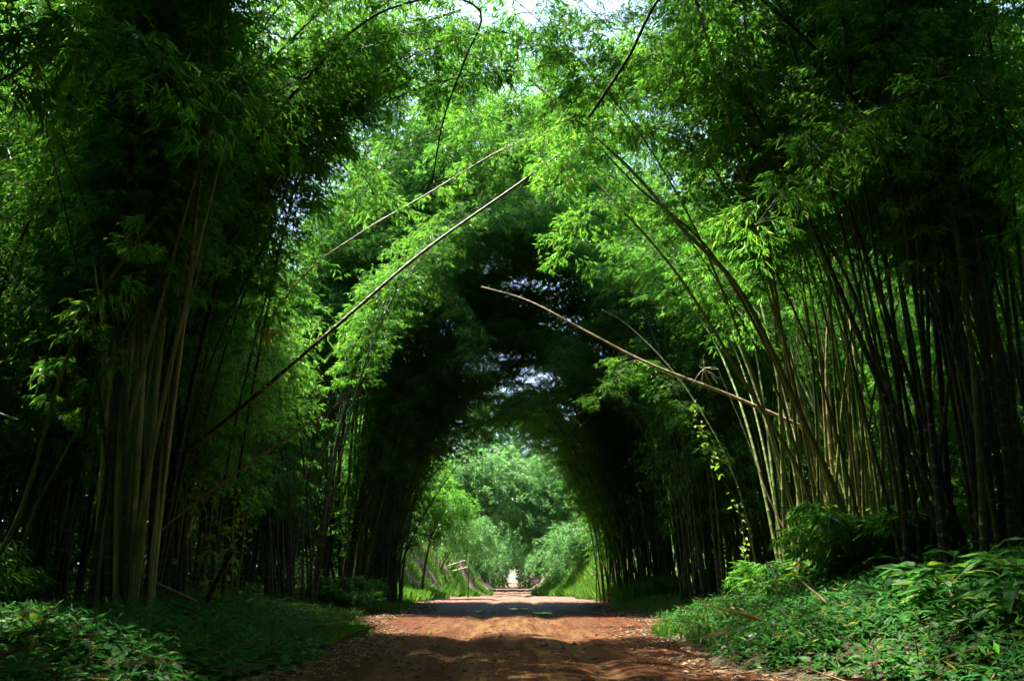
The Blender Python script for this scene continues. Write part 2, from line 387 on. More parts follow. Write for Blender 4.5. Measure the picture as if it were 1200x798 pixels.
for fam, lst in FAM.items():
    PROTO[fam] = []
    for par in lst:
        for v in range(2):
            sd += 1; PROTO[fam].append(build_proto(fam, par, sd, {'A': .32, 'C': .40, 'B': .50, 'D': .17, 'U': .40, 'S': 2}[fam] + .06 * v, 3, .165, .62, (.060, .044)[v] if fam in 'CSU' else .046))
print('leaf tris per proto', [len(q.fol.polygons) for f in PROTO.values() for q in f if q.fol])

def tunnel(y):
    hw = np.interp(y, [-20, 8, 13, 18, 22, 33, 36, 48, 52, 62, 80, 110], [4.2, 4.0, 3.8, 4.8, 5.4, 5.2, 2.7, 2.6, 7, 7, 3.5, 3])
    top = np.interp(y, [-20, 6, 12, 18, 24, 33, 36, 46, 52, 62, 80, 110], [8, 8.5, 9.4, 10.2, 12.2, 12.5, 4.2, 4.0, 16, 16, 6, 5])
    return hw, top
SHAFTS = [((1.5, 22.8), (6.2, 6.0)), ((0, 58), (9, 9.5)), ((-3.5, 28.5), (2.4, 2.6)), ((7.6, 20.6), (2.5, 2.5))]
def violation(W):
    hw, top = tunnel(W[:, 1])
    wob = .5 + .5 * np.sin(W[:, 1] * 1.9 + 2 * np.sign(W[:, 0])) * np.cos(W[:, 1] * .8 + W[:, 0])
    hw = hw * (.85 + .3 * wob); top = top * (.86 + .28 * wob)
    hw = hw + 1.1 * (W[:, 0] > 0) * (np.abs(W[:, 1] - 17) < 8)
    e = (np.abs(W[:, 0]) / hw) ** 2 + (np.clip(W[:, 2], 0, 99) / top) ** 4
    v = np.sum(np.clip(1.0 - e, 0, 1)) * 4
    q = W[:, :2] - SUN[:2] * (W[:, 2:3] / SUN[2])
    for (cx, cy), (rx, ry) in SHAFTS:
        f = ((q[:, 0] - cx) / rx) ** 2 + ((q[:, 1] - cy) / ry) ** 2
        v += np.sum(np.clip(1.0 - f, 0, 1)) * 2.5
    return v
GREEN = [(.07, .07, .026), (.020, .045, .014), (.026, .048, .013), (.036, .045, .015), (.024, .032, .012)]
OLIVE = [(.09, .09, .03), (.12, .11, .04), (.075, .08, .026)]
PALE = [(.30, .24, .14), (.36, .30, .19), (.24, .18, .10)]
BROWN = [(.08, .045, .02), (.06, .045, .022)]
def clump(label, cx, cy, rad, n, fams, lean_to, spread, tint, group=None, scale=(.85, 1.1), seed=1, ell=1.0, thick=1.0, thr=3.0, tries=14, leafp=1.0, tilt=0):
    r = np.random.default_rng(seed); z0 = float(H(cx, cy))
    root = empty('bamboo_clump', (cx, cy, z0)); tag(root, label, 'bamboo', group)
    a0 = math.atan2(lean_to[1] - cy, lean_to[0] - cx) if lean_to else None
    made = 0
    for _ in range(n):
        rr = rad * math.sqrt(r.random()); a = r.uniform(0, 2 * np.pi); ox, oy = rr * math.cos(a), rr * math.sin(a) * ell
        best = None; leafy = r.random() < leafp; slack = r.exponential(.35)
        for t in range(tries):
            fam = fams[int(r.integers(len(fams)))] if leafy else 'S'; q = PROTO[fam][int(r.integers(len(PROTO[fam])))]
            az = (a0 + r.normal(0, R(spread))) if a0 is not None else r.uniform(0, 2 * np.pi)
            sc = r.uniform(*scale)
            c, s_ = math.cos(az), math.sin(az)
            W = np.stack([q.pts[:, 0] * c - q.pts[:, 1] * s_, q.pts[:, 0] * s_ + q.pts[:, 1] * c, q.pts[:, 2]], 1) * sc + [cx + ox, cy + oy, z0]
            v = violation(W)
            if best is None or v < best[0]: best = (v, q, az, sc)
            if v < slack: break
        v, q, az, sc = best
        if v > thr: continue
        c = link('culm', q.culm, root); zz = float(H(cx + ox, cy + oy)) - z0
        c.location = (ox, oy, zz - .02 - r.uniform(0, .42)); c.rotation_euler = (R(r.normal(0, 1.2)), R(r.normal(0, 1.2)), az)
        if tilt: c.rotation_euler = (Matrix.Rotation(R(tilt + r.normal(0, .8)), 3, 'Y') @ Matrix.Rotation(az, 3, 'Z')).to_euler()
        k = sc * thick * r.uniform(.75, 1.15) / sc
        c.scale = (sc, sc, sc)
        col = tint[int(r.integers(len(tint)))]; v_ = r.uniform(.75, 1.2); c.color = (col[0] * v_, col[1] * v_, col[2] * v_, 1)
        if leafy: link('foliage', q.fol, c)
        made += 1
    print('clump', label[:40], made)
    return root

BG = 'dark bamboo clumps further back in the forest'
# near the camera (crowns of the first two reach into the top corners)
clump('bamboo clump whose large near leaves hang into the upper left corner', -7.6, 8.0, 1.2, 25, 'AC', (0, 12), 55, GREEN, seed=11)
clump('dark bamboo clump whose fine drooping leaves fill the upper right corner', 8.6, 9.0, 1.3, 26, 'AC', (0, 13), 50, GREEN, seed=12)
clump('near bamboo clump reaching over the road from the right of the viewpoint', 8.0, 6.0, 1.3, 44, 'A', (0, 10), 24, GREEN, seed=14, scale=(1, 1.2), thr=9)  # out of view, added so its crown shades the right foreground
clump('bamboo clump reaching over the road from the left of the viewpoint', -7.4, 4.8, 1.2, 17, 'A', (1, 9.5), 22, GREEN, seed=13, scale=(1, 1.2), thr=9)  # out of view too, added as overhead shade for the foreground
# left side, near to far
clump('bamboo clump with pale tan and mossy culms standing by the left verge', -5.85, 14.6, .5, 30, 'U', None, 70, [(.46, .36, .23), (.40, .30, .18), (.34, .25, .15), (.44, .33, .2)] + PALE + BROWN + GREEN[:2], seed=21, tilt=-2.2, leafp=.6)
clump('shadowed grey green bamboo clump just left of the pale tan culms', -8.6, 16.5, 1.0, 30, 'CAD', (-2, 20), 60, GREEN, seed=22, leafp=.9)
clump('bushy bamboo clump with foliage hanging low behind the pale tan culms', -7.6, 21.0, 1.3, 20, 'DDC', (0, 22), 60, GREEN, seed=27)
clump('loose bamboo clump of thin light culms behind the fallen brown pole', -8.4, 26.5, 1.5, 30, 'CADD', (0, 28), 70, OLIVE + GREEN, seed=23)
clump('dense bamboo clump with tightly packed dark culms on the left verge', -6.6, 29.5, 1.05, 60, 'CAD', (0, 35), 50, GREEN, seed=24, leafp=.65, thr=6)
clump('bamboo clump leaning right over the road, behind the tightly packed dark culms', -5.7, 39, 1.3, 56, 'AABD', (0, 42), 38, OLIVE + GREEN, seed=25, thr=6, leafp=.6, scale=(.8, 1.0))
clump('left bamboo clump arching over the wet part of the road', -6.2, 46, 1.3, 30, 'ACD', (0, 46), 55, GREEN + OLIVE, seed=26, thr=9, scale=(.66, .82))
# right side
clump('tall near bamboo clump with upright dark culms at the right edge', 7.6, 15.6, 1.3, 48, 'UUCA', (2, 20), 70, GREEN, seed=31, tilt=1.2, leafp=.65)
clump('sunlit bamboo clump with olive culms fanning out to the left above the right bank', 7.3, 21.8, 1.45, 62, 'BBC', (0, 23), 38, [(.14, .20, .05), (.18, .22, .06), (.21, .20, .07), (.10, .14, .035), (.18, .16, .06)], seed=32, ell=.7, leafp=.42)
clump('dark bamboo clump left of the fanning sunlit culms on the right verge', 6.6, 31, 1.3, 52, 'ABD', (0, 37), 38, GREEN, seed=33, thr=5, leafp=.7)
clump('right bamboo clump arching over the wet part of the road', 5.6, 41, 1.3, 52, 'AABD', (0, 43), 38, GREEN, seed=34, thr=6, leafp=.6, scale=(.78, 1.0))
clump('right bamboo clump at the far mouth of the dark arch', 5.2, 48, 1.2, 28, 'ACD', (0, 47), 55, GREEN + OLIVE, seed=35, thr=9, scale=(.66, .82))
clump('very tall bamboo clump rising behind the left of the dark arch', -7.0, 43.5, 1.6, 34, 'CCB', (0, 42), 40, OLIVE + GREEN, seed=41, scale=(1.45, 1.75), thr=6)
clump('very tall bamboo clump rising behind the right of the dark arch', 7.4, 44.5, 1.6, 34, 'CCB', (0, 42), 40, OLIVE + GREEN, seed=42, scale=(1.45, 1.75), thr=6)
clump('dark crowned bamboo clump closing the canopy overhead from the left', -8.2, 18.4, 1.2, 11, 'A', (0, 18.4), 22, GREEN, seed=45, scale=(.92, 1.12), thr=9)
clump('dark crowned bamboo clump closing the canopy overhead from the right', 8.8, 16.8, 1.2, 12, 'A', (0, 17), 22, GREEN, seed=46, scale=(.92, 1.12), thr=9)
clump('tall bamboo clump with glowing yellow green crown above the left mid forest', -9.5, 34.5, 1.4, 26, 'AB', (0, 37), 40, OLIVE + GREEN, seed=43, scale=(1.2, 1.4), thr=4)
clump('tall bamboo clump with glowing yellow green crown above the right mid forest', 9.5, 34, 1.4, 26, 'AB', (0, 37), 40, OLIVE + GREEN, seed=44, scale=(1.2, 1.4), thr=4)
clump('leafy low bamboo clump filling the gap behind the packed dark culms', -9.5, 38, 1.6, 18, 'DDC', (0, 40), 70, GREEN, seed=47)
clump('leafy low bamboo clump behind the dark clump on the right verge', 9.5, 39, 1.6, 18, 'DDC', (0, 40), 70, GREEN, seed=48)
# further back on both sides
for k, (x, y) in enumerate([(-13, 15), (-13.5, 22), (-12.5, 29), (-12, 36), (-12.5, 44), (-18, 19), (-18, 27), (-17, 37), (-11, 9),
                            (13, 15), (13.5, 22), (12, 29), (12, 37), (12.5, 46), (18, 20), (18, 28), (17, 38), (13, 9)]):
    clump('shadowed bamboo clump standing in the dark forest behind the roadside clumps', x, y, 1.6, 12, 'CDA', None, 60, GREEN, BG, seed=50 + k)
# unseen clumps added beside and behind the camera to darken the near bamboo
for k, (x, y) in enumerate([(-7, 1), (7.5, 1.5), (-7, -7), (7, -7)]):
    clump('bamboo clump beside the road closing the tunnel overhead', x, y, 1.5, 18, 'A', (0, y + 3), 40, GREEN, 'unseen bamboo clumps added for shade by the viewpoint', seed=80 + k, thr=4)

# ------------------------------------------------------------------ single leaning and fallen culms
def pole(name, label, pts, r0, r1, col, cat='bamboo', leafy=None, seed=0, ground=False, inter=.34, group=None):
    P = [np.array(p, float) if len(p) == 3 and not isinstance(p, tuple) else at(*p) for p in pts]
    Pc = catmull(P, 10); Pc, s = arc_resample(Pc, .06); o0 = Pc[0].copy()
    me, node = culm_mesh(name, Pc - o0, s, r0, r1, inter, 9)
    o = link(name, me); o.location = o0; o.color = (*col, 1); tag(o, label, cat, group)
    if leafy:
        r = np.random.default_rng(500 + seed); mb = MB(); u0, u1, nb, ln = leafy
        for k in node:
            if not (u0 < k / s[-1] < u1): continue
            b = np.array([np.interp(k, s, (Pc - o0)[:, c]) for c in range(3)])
            for _ in range(nb): branch_leaves(mb, b, r.uniform(0, 6.28), r.uniform(.4, 1) * ln, r, .9, r.uniform(0, 40), .15, .8)
        link('foliage', mb.mesh('foliage', [M_LEAF, M_TWIG]), o)
    return o
def G(x, y, dz=0): return [x, y, float(H(x, y)) + dz]
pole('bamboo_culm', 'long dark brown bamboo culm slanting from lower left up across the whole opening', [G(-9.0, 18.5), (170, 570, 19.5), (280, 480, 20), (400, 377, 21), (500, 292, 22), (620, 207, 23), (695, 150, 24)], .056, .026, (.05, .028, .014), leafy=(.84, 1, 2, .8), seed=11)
pole('bamboo_culm', 'pale bare bamboo culm bowing left out of the fanned clump above the road', [(935, 498, 22), (915, 489, 22), (850, 461, 22.3), (760, 426, 22.8), (690, 390, 23.3), (620, 353, 24), (560, 335, 24.5)], .05, .018, (.34, .29, .17))
pole('bamboo_culm', 'thin straw coloured culm curving up right through the bright leaves at top centre', [G(-8.0, 23), (262, 470, 23.5), (345, 335, 24), (420, 275, 24), (500, 228, 24.5), (580, 180, 25), (640, 155, 25), (685, 139, 25.5)], .04, .016, (.26, .22, .09), leafy=(.7, 1, 1, .7), seed=13)
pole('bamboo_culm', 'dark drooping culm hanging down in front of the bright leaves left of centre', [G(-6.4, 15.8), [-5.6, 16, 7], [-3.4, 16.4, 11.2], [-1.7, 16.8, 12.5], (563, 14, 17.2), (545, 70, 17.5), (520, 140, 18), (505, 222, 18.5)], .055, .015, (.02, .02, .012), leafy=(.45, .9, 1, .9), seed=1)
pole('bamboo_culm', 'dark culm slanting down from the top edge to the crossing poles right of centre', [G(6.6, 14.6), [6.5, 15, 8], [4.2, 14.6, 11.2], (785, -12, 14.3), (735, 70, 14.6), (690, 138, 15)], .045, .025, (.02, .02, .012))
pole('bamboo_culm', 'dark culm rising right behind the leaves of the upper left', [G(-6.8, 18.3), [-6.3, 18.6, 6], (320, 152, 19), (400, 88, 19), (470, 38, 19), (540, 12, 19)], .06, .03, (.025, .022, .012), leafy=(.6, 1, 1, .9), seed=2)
pole('bamboo_culm', 'thickest sunlit olive culm leaning left from the right bank to top centre', [G(6.9, 18.9), (985, 590, 18.9), (940, 490, 18.8), (870, 345, 18.8), (800, 268, 19.2), (730, 190, 19.8), (620, 92, 21)], .07, .028, (.19, .19, .06), leafy=(.75, 1, 1, .8), seed=3)
pole('bamboo_culm', 'reddish brown culm leaning left just below the thickest olive culm', [G(7.1, 19.3), (970, 560, 19.3), (905, 420, 19.3), (830, 292, 19.5), (745, 217, 20), (680, 147, 21)], .045, .02, (.13, .07, .03))
pole('bamboo_culm', 'slim olive culm leaning left from the fanned clump, lowest of the crossing three', [G(6.5, 19.8), (940, 560, 19.8), (880, 460, 20), (810, 345, 20.3), (760, 280, 20.8), (690, 205, 21.5)], .05, .025, (.19, .17, .07))
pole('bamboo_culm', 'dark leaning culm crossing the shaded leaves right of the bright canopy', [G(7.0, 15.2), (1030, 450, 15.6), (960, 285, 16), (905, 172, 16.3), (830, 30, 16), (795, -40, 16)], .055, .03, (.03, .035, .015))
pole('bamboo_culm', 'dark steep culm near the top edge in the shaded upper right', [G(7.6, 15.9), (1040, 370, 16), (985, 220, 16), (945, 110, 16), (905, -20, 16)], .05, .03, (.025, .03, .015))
pole('bamboo_culm', 'bright green single culm arching right in front of the dark left forest', [G(-7.6, 13), (15, 620, 13), (75, 430, 12.5), (122, 338, 12.2), (188, 248, 12)], .036, .016, (.10, .14, .045), leafy=(.5, 1, 1, .4), seed=4)
pole('bamboo_culm', 'slender green culm parallel to and right of the bright green arching one', [G(-7.3, 14), (40, 600, 14), (78, 528, 14), (150, 382, 14), (218, 276, 14)], .026, .01, (.06, .10, .035), leafy=(.5, 1, 1, .4), seed=5)
pole('bamboo_culm', 'thin brown culm slanting up right beside the pale tan clump', [G(-7.0, 16.6), (165, 646, 17), (230, 588, 18), (310, 531, 19), (400, 470, 20)], .03, .015, (.16, .085, .045))
pole('bamboo_culm', 'thin pale dead cane leaning at the left edge of the fanned clump', [G(6.4, 20.4), (905, 592, 21), (872, 505, 21.6), (838, 425, 22)], .024, .008, (.38, .31, .2))
pole('bamboo_culm', 'thin green cane curving left below the bowing pale culm', [G(6.2, 24), (862, 562, 24), (800, 450, 25), (740, 385, 26), (700, 360, 26)], .028, .012, (.10, .13, .06))
pole('bamboo_culm', 'slender tan culm leaning right in the mid left leaves', [G(-8.5, 22), (205, 560, 22), (240, 440, 22), (268, 300, 22)], .04, .02, (.22, .13, .06))
pole('fallen_culm', 'brown fallen bamboo culm lying propped from the tan clump to the verge', [(166, 676, 16), G(-4.48, 17, .04)], .035, .025, (.19, .09, .05), 'fallen culm')
pole('fallen_culm', 'short reddish fallen culm on the ground behind the long brown one', [G(-6.3, 20.5, .08), G(-5.5, 19.6, .05)], .03, .02, (.24, .13, .07), 'fallen culm')
pole('broken_branch', 'short dark broken trunk leaning right above the fallen culms', [G(-5.75, 17.6, -.1), (262, 665, 17.8), (277, 638, 18)], .06, .045, (.018, .013, .01), 'branch')
pole('dead_branch', 'pale bare dead branch poking in at the left edge', [(-40, 470, 10), (-5, 484, 10), (12, 489, 10), (27, 493, 9.9)], .02, .006, (.42, .36, .28), 'branch', inter=.9)

for i, (lab, pts, r0) in enumerate([
    ('slender leafy culm hanging its dark leaves across the top centre', [G(-6.9, 17.2), [-6.2, 17.4, 6], [-3.4, 17.8, 10.8], (560, 40, 18.4), (640, 60, 18.8), (700, 118, 19)], .035),
    ('slender leafy culm drooping from the right edge of the bright canopy', [G(7.4, 17.6), [6.8, 17.8, 6.5], [4.6, 18.0, 10.4], (770, 70, 18.5), (700, 90, 18.8), (650, 150, 19)], .035),
    ('leafy green culm arching low over the bright canopy right of centre', [G(6.9, 18.4), [6.0, 18.7, 6], (830, 190, 19), (760, 150, 19.4), (690, 165, 19.8), (640, 225, 20)], .035),
    ('leafy culm arching from the left under the drooping dark one', [G(-7.2, 19.6), [-6.4, 19.8, 6], (400, 130, 20), (455, 80, 20.2), (520, 95, 20.4), (565, 150, 20.6)], .035),
    ('leafy culm bending right in front of the mid left foliage', [G(-7.4, 20.2), [-6.9, 20.3, 5], (290, 210, 20.4), (345, 165, 20.6), (410, 185, 20.8), (450, 250, 21)], .035),
    ('leafy shaded culm drooping into the dark arch from the left', [G(-6.4, 31.2), [-6.0, 31.4, 5], (450, 330, 32), (500, 335, 32.3), (545, 375, 32.6), (570, 440, 32.8)], .035),
    ('leafy shaded culm drooping into the dark arch from the right', [G(6.0, 32.4), [5.6, 32.6, 5], (735, 370, 33), (690, 385, 33.3), (655, 425, 33.6), (640, 480, 33.8)], .035),
    ('thin leafy culm leaning right beside the opening of the dark arch', [G(-5.6, 36), (455, 560, 36), (485, 470, 36), (520, 425, 36), (555, 425, 36.2)], .04),
    ('leafy culm hanging over the right verge below the bowing pale culm', [G(6.2, 28.4), [5.9, 28.4, 5], (770, 440, 28.6), (735, 425, 28.8), (700, 470, 29)], .035),
    ('leafy culm bowing left under the sky gap in the dark arch', [G(5.6, 38), (720, 420, 38), (670, 395, 38), (620, 405, 38.3), (580, 450, 38.6)], .035),
    ('thin leafy culm tip hanging into the left of the far opening', [G(-5.4, 45), (462, 470, 45), (500, 432, 45), (540, 446, 45.3), (560, 500, 45.5)], .03),
    ('thin leafy culm tip hanging into the right of the far opening', [G(4.6, 46), (712, 480, 46), (680, 455, 46), (640, 462, 46.3), (618, 510, 46.5)], .03),
    ('low leafy culm bending over the right foot of the far opening', [G(4.4, 43), (712, 600, 43), (700, 570, 43), (676, 570, 43.2), (662, 610, 43.4)], .03),
    ('near leafy spray bending in from the upper left corner', [G(-7.2, 6.6), [-6.6, 6.7, 3.5], (-30, 110, 7), (70, 55, 7.1), (165, 70, 7.2), (255, 135, 7.4)], .03),
    ('feathery leafy culm drooping left in the shaded upper right', [G(7.9, 10.6), [7.4, 10.7, 4], (1150, 110, 11), (1060, 115, 11), (960, 175, 11.2), (885, 265, 11.5)], .03),
    ('bright leafed culm drooping left from the fanned clump at mid height', [G(6.6, 20.6), [6.0, 20.7, 5], (800, 270, 20.8), (740, 235, 21), (690, 250, 21.2), (665, 300, 21.4)], .035)]):
    pole('bamboo_culm', lab, pts, r0, .008, [(.03, .04, .015), (.03, .04, .015), (.08, .1, .03), (.05, .06, .02), (.06, .07, .02)] [i] if i < 5 else (.06, .07, .025), leafy=(.42, 1, 3, 1.0), seed=20 + i)
# dry twig spray hanging under the fanned clump
def twig_spray(label, px, py, Y, size, seed, col):
    r = np.random.default_rng(seed); mb = MB(); c = at(px, py, Y)
    for _ in range(16):
        d = norm(r.normal(0, 1, 3) + [0, 0, -.4]); n = 6; u = np.linspace(0, 1, n)[:, None]
        P = d * u * size * r.uniform(.5, 1) + np.array([0, 0, -.25]) * size * u ** 2 + r.normal(0, .02, (n, 3)) * u
        V, T, _a = tube(P, np.linspace(.007, .002, n), 4); mb.add(V, T, 0)
    o = link('dry_twig', mb.mesh('dry_twig', [M_POST])); o.location = c; tag(o, label, 'twig')
twig_spray('bare pinkish dry twig spray hanging left of the fanned culms', 825, 432, 22.3, .55, 3, None)

# withered leaf bunch caught in the left foliage
r = np.random.default_rng(9); mb = MB()
B = r.normal(0, .05, (7, 3)); D = np.stack([r.uniform(-1, .2, 7), r.normal(0, .4, 7), r.uniform(-.6, .2, 7)], 1)
mb.add(*leaf_broad(B, D, r.uniform(.18, .3, 7), .22, r, .5)); mb.A = [np.full_like(a, .6) for a in mb.A]
m_w = plain('withered_yellow', (.55, .33, .06)); o = link('withered_leaf', mb.mesh('withered_leaf', [m_w])); o.location = at(316, 390, 18.2)
tag(o, 'bright yellow withered leaf caught in the mid left bamboo foliage', 'leaf')

# ------------------------------------------------------------------ shrubs and herbs
def bamboo_shrub(label, x, y, h, rad, n, seed, lsz=.22):
    r = np.random.default_rng(seed); root = empty('bamboo_shrub', G(x, y)); tag(root, label, 'shrub')
    for i in range(n):
        a = r.uniform(0, 6.28); q = rad * math.sqrt(r.random()); L = h * r.uniform(.6, 1.1)
        u = np.linspace(0, 1, 8)[:, None]; out = np.array([math.cos(a), math.sin(a), 0])
        P = out * (.15 * q + q * u ** 1.6) + np.array([0, 0, 1.0]) * (L * (u - .35 * u ** 3)); P = np.vstack([P[:1] - [0, 0, .15], P])
        mb = MB(); mb.add(*tube(P, np.linspace(.014, .004, 9), 5)); st = link('stem', mb.mesh('stem', [M_TWIG], True), root)
        mb = MB()
        for k in range(2, 9):
            for _ in range(3): branch_leaves(mb, P[k], a + r.normal(0, 1.3), r.uniform(.3, .75), r, .9, r.uniform(-10, 35), lsz, .7)
        link('foliage', mb.mesh('foliage', [M_LEAF, M_TWIG]), st)
bamboo_shrub('low bamboo regrowth with long drooping leaves in front of the fanned clump', 7.0, 17.8, 2.3, 1.5, 10, 61, .25)
bamboo_shrub('small leafy bamboo sprig bush at the foot of the leftmost sunlit culms', 5.9, 20.9, 1.0, .6, 7, 62, .2)
bamboo_shrub('dark bamboo sprig bush between the tan clump and the left edge', -8.2, 13.6, 1.5, .9, 10, 63, .2)
bamboo_shrub('feathery bamboo regrowth beside the packed dark culms on the left verge', -5.6, 31.5, 1.5, 1.3, 7, 64, .2)

def vine(label, pts, n, size, spread, seed, mtl, cat='vine', name='climbing_vine'):
    r = np.random.default_rng(seed)
    P = catmull([np.array(p, float) if isinstance(p, list) else at(*p) for p in pts], 10); P, s = arc_resample(P, .08)
    P = P + np.cumsum(r.normal(0, .008, P.shape), 0); o0 = P[0].copy(); P = P - o0
    root = empty(name, o0); tag(root, label, cat)
    mb = MB(); mb.add(*tube(P, .008, 4)); link('stem', mb.mesh('stem', [M_TWIG], True), root)
    i = r.integers(0, len(P), n); B = P[i] + r.normal(0, spread, (n, 3)); a = r.uniform(0, 6.28, n)
    D = np.stack([np.cos(a), np.sin(a), r.uniform(-1.0, .1, n)], 1)
    mb = MB(); mb.add(*leaf_broad(B, D, r.uniform(.7, 1.2, n) * size, .42, r, .3)); link('foliage', mb.mesh('foliage', [mtl]), root)
vine('light green leafy vine hanging beside the dark right clump', [(812, 470, 23.5), (822, 505, 23.6), (838, 540, 23.8), (850, 565, 23.9), (868, 600, 24), G(5.95, 24)], 90, .13, .07, 71, M_YEL)
vine('yellow green heart leaved vine climbing in the left mid forest', [G(-5.9, 18.8), (250, 650, 19), (262, 610, 19), (250, 570, 19), (272, 545, 19)], 150, .16, .22, 72, M_YEL)
vine('second heart leaved vine on the thin light culms at left', [G(-6.6, 21.5), (275, 640, 22), (290, 600, 22), (283, 555, 22)], 90, .15, .2, 73, M_YEL)

def lance_plant(name, label, group, x, y, h, n, seed, L=.42, wr=.13, cat='plant', droop=.6, mtl=None):
    r = np.random.default_rng(seed); root = empty(name, G(x, y)); tag(root, label, cat, group)
    for k in range(n):
        a = r.uniform(0, 6.28); hh = h * r.uniform(.5, 1.1); u = np.linspace(0, 1, 6)[:, None]; out = np.array([math.cos(a), math.sin(a), 0])
        P = out * .18 * u ** 2 * hh + np.array([0, 0, 1.0]) * hh * u; P[0, 2] -= .06
        mb = MB(); mb.add(*tube(P, np.linspace(.008, .004, 6), 4)); st = link('stem', mb.mesh('stem', [M_TWIG], True), root)
        m = 5; B = P[[2, 3, 4, 5, 5]]; az = a + np.array([1.2, -1.2, .8, -.6, .1]) + r.normal(0, .3, m)
        D = np.stack([np.cos(az), np.sin(az), r.uniform(.1, .8, m)], 1)
        mb = MB(); mb.add(*leaf_broad(B, D, r.uniform(.7, 1.15, m) * L, wr, r, droop, shape=(.3, 1.0, .68, .7))); link('leaf', mb.mesh('leaf', [mtl or M_BIG]), st)
r = np.random.default_rng(5)
GR = 'broad lance leaved plants on the right bank'
k = 0
for (px, Y) in [(1045, 11.5), (1085, 11), (1120, 11.8), (1160, 11), (1190, 10.4), (1105, 12.8), (1150, 12.7), (1185, 12.2), (1065, 13), (1020, 12.6), (1175, 9.4), (1135, 9.8)]:
    k += 1; lance_plant('lance_leaf_plant', 'dark green lance leaved plant on the shaded right bank near the frame edge', GR, (px - 600) / F * Y, Y, .5, 4, 200 + k, .45, .15)
for (px, Y) in [(880, 20), (905, 19.3), (930, 18.6), (955, 18), (985, 17.4), (1010, 17), (918, 20.3), (945, 19.6), (975, 18.8), (1035, 16.4), (1060, 15.6), (895, 18.2)]:
    k += 1; lance_plant('lance_leaf_plant', 'yellow green lance leaved plant at the foot of the sunlit fanned clump', 'lance leaved plants below the fanned clump', (px - 600) / F * Y, Y, .5, 4, 200 + k, .5, .13, mtl=M_YEL if k % 3 == 0 else None)
for (px, Y) in [(300, 20), (318, 21), (338, 22), (355, 23), (372, 24.5), (345, 20.5), (362, 22.5), (325, 19)]:
    k += 1; lance_plant('fern', 'bright green fern like plant on the left verge before the packed dark culms', 'fern like plants on the left verge', (px - 600) / F * Y, Y, .35, 5, 200 + k, .5, .08)
lance_plant('seedling', 'tall light green seedling standing above the ground cover at lower left', None, (30 - 600) / F * 9.5, 9.5, .65, 2, 290, .3, .24, mtl=M_YEL)

def rock(label, px, py, Y, sx, sy, sz, seed):
    import bmesh
    bm = bmesh.new(); bmesh.ops.create_icosphere(bm, subdivisions=3, radius=1); r = np.random.default_rng(seed); k = r.normal(0, 1.6, (5, 3))
    for v in bm.verts:
        c = np.array(v.co); f = 1 + .14 * sum(math.sin(c @ q + i) for i, q in enumerate(k)) / 1.5; v.co = Vector((c[0] * sx * f, c[1] * sy * f, c[2] * sz * f))
    me = bpy.data.meshes.new('stone'); bm.to_mesh(me); bm.free(); me.materials.append(M_STONE)
    x = at(px, py, Y)[0]; o = link('stone', me); o.location = G(x, Y, sz * .35); tag(o, label, 'stone')
rock('pale flat stone in the grass at the left road verge', 328, 716, 16, .17, .15, .09, 1)
rock('dark rounded stone in the weeds at the right road edge', 882, 718, 13.5, .16, .14, .12, 2)

# ------------------------------------------------------------------ far things down the road
root = empty('broken_fence', G(-4.9, 60)); tag(root, 'broken wooden fence with pale rails on the left bank far down the road', 'fence')
o0 = np.array(G(-4.9, 60))
for a, b in (((524, 663, 60), (546, 656, 60)), ((530, 669, 60.2), (549, 664, 60.2))):
    mb = MB(); mb.add(*tube(np.linspace(at(*a), at(*b), 6) - o0, .032, 6)); link('rail', mb.mesh('rail', [M_POST], True), root)
for px in (549,):
    X = at(px, 660, 60.1)[0]; b = np.array(G(X, 60.1, -.1)) - o0; t = at(px, 652, 60.1) - o0
    mb = MB(); mb.add(*tube(np.linspace(b, t, 4), .035, 6)); link('post', mb.mesh('post', [M_BARK], True), root)
# small red and white sign board by the roadside
sx, sy = at(628, 681, 82)[0], 82.0; gz = float(H(sx, sy)); root = empty('road_sign', (sx, sy, gz)); tag(root, 'small red edged white sign board standing low beside the far road', 'road sign')
def quad_prism(pts, y0, y1):
    n = len(pts); V = [(x, y0, z) for x, z in pts] + [(x, y1, z) for x, z in pts]
    T = [[0, i, i + 1] for i in range(1, n - 1)] + [[n, n + i + 1, n + i] for i in range(1, n - 1)]
    for i in range(n): j = (i + 1) % n; T += [[i, j, n + j], [i, n + j, n + i]]
    return np.array(V, float), np.array(T)
zc = 1.0 - gz
mb = MB(); mb.add(*quad_prism([(-.42, zc + .26), (.42, zc + .30), (.30, zc - .12), (-.26, zc - .36)][::-1], -.02, .02)); link('frame', mb.mesh('frame', [plain('sign_red', (.6, .06, .06))]), root)
mb = MB(); mb.add(*quad_prism([(-.28, zc + .16), (.30, zc + .20), (.20, zc - .08), (-.16, zc - .22)][::-1], -.032, -.022)); link('panel', mb.mesh('panel', [plain('sign_white', (.8, .62, .64))]), root)
mb = MB(); mb.add(*tube(np.array([[0, .06, -.2], [0, .06, zc * .5], [0, .06, zc + .2]]), .04, 6)); link('post', mb.mesh('post', [M_BARK], True), root)

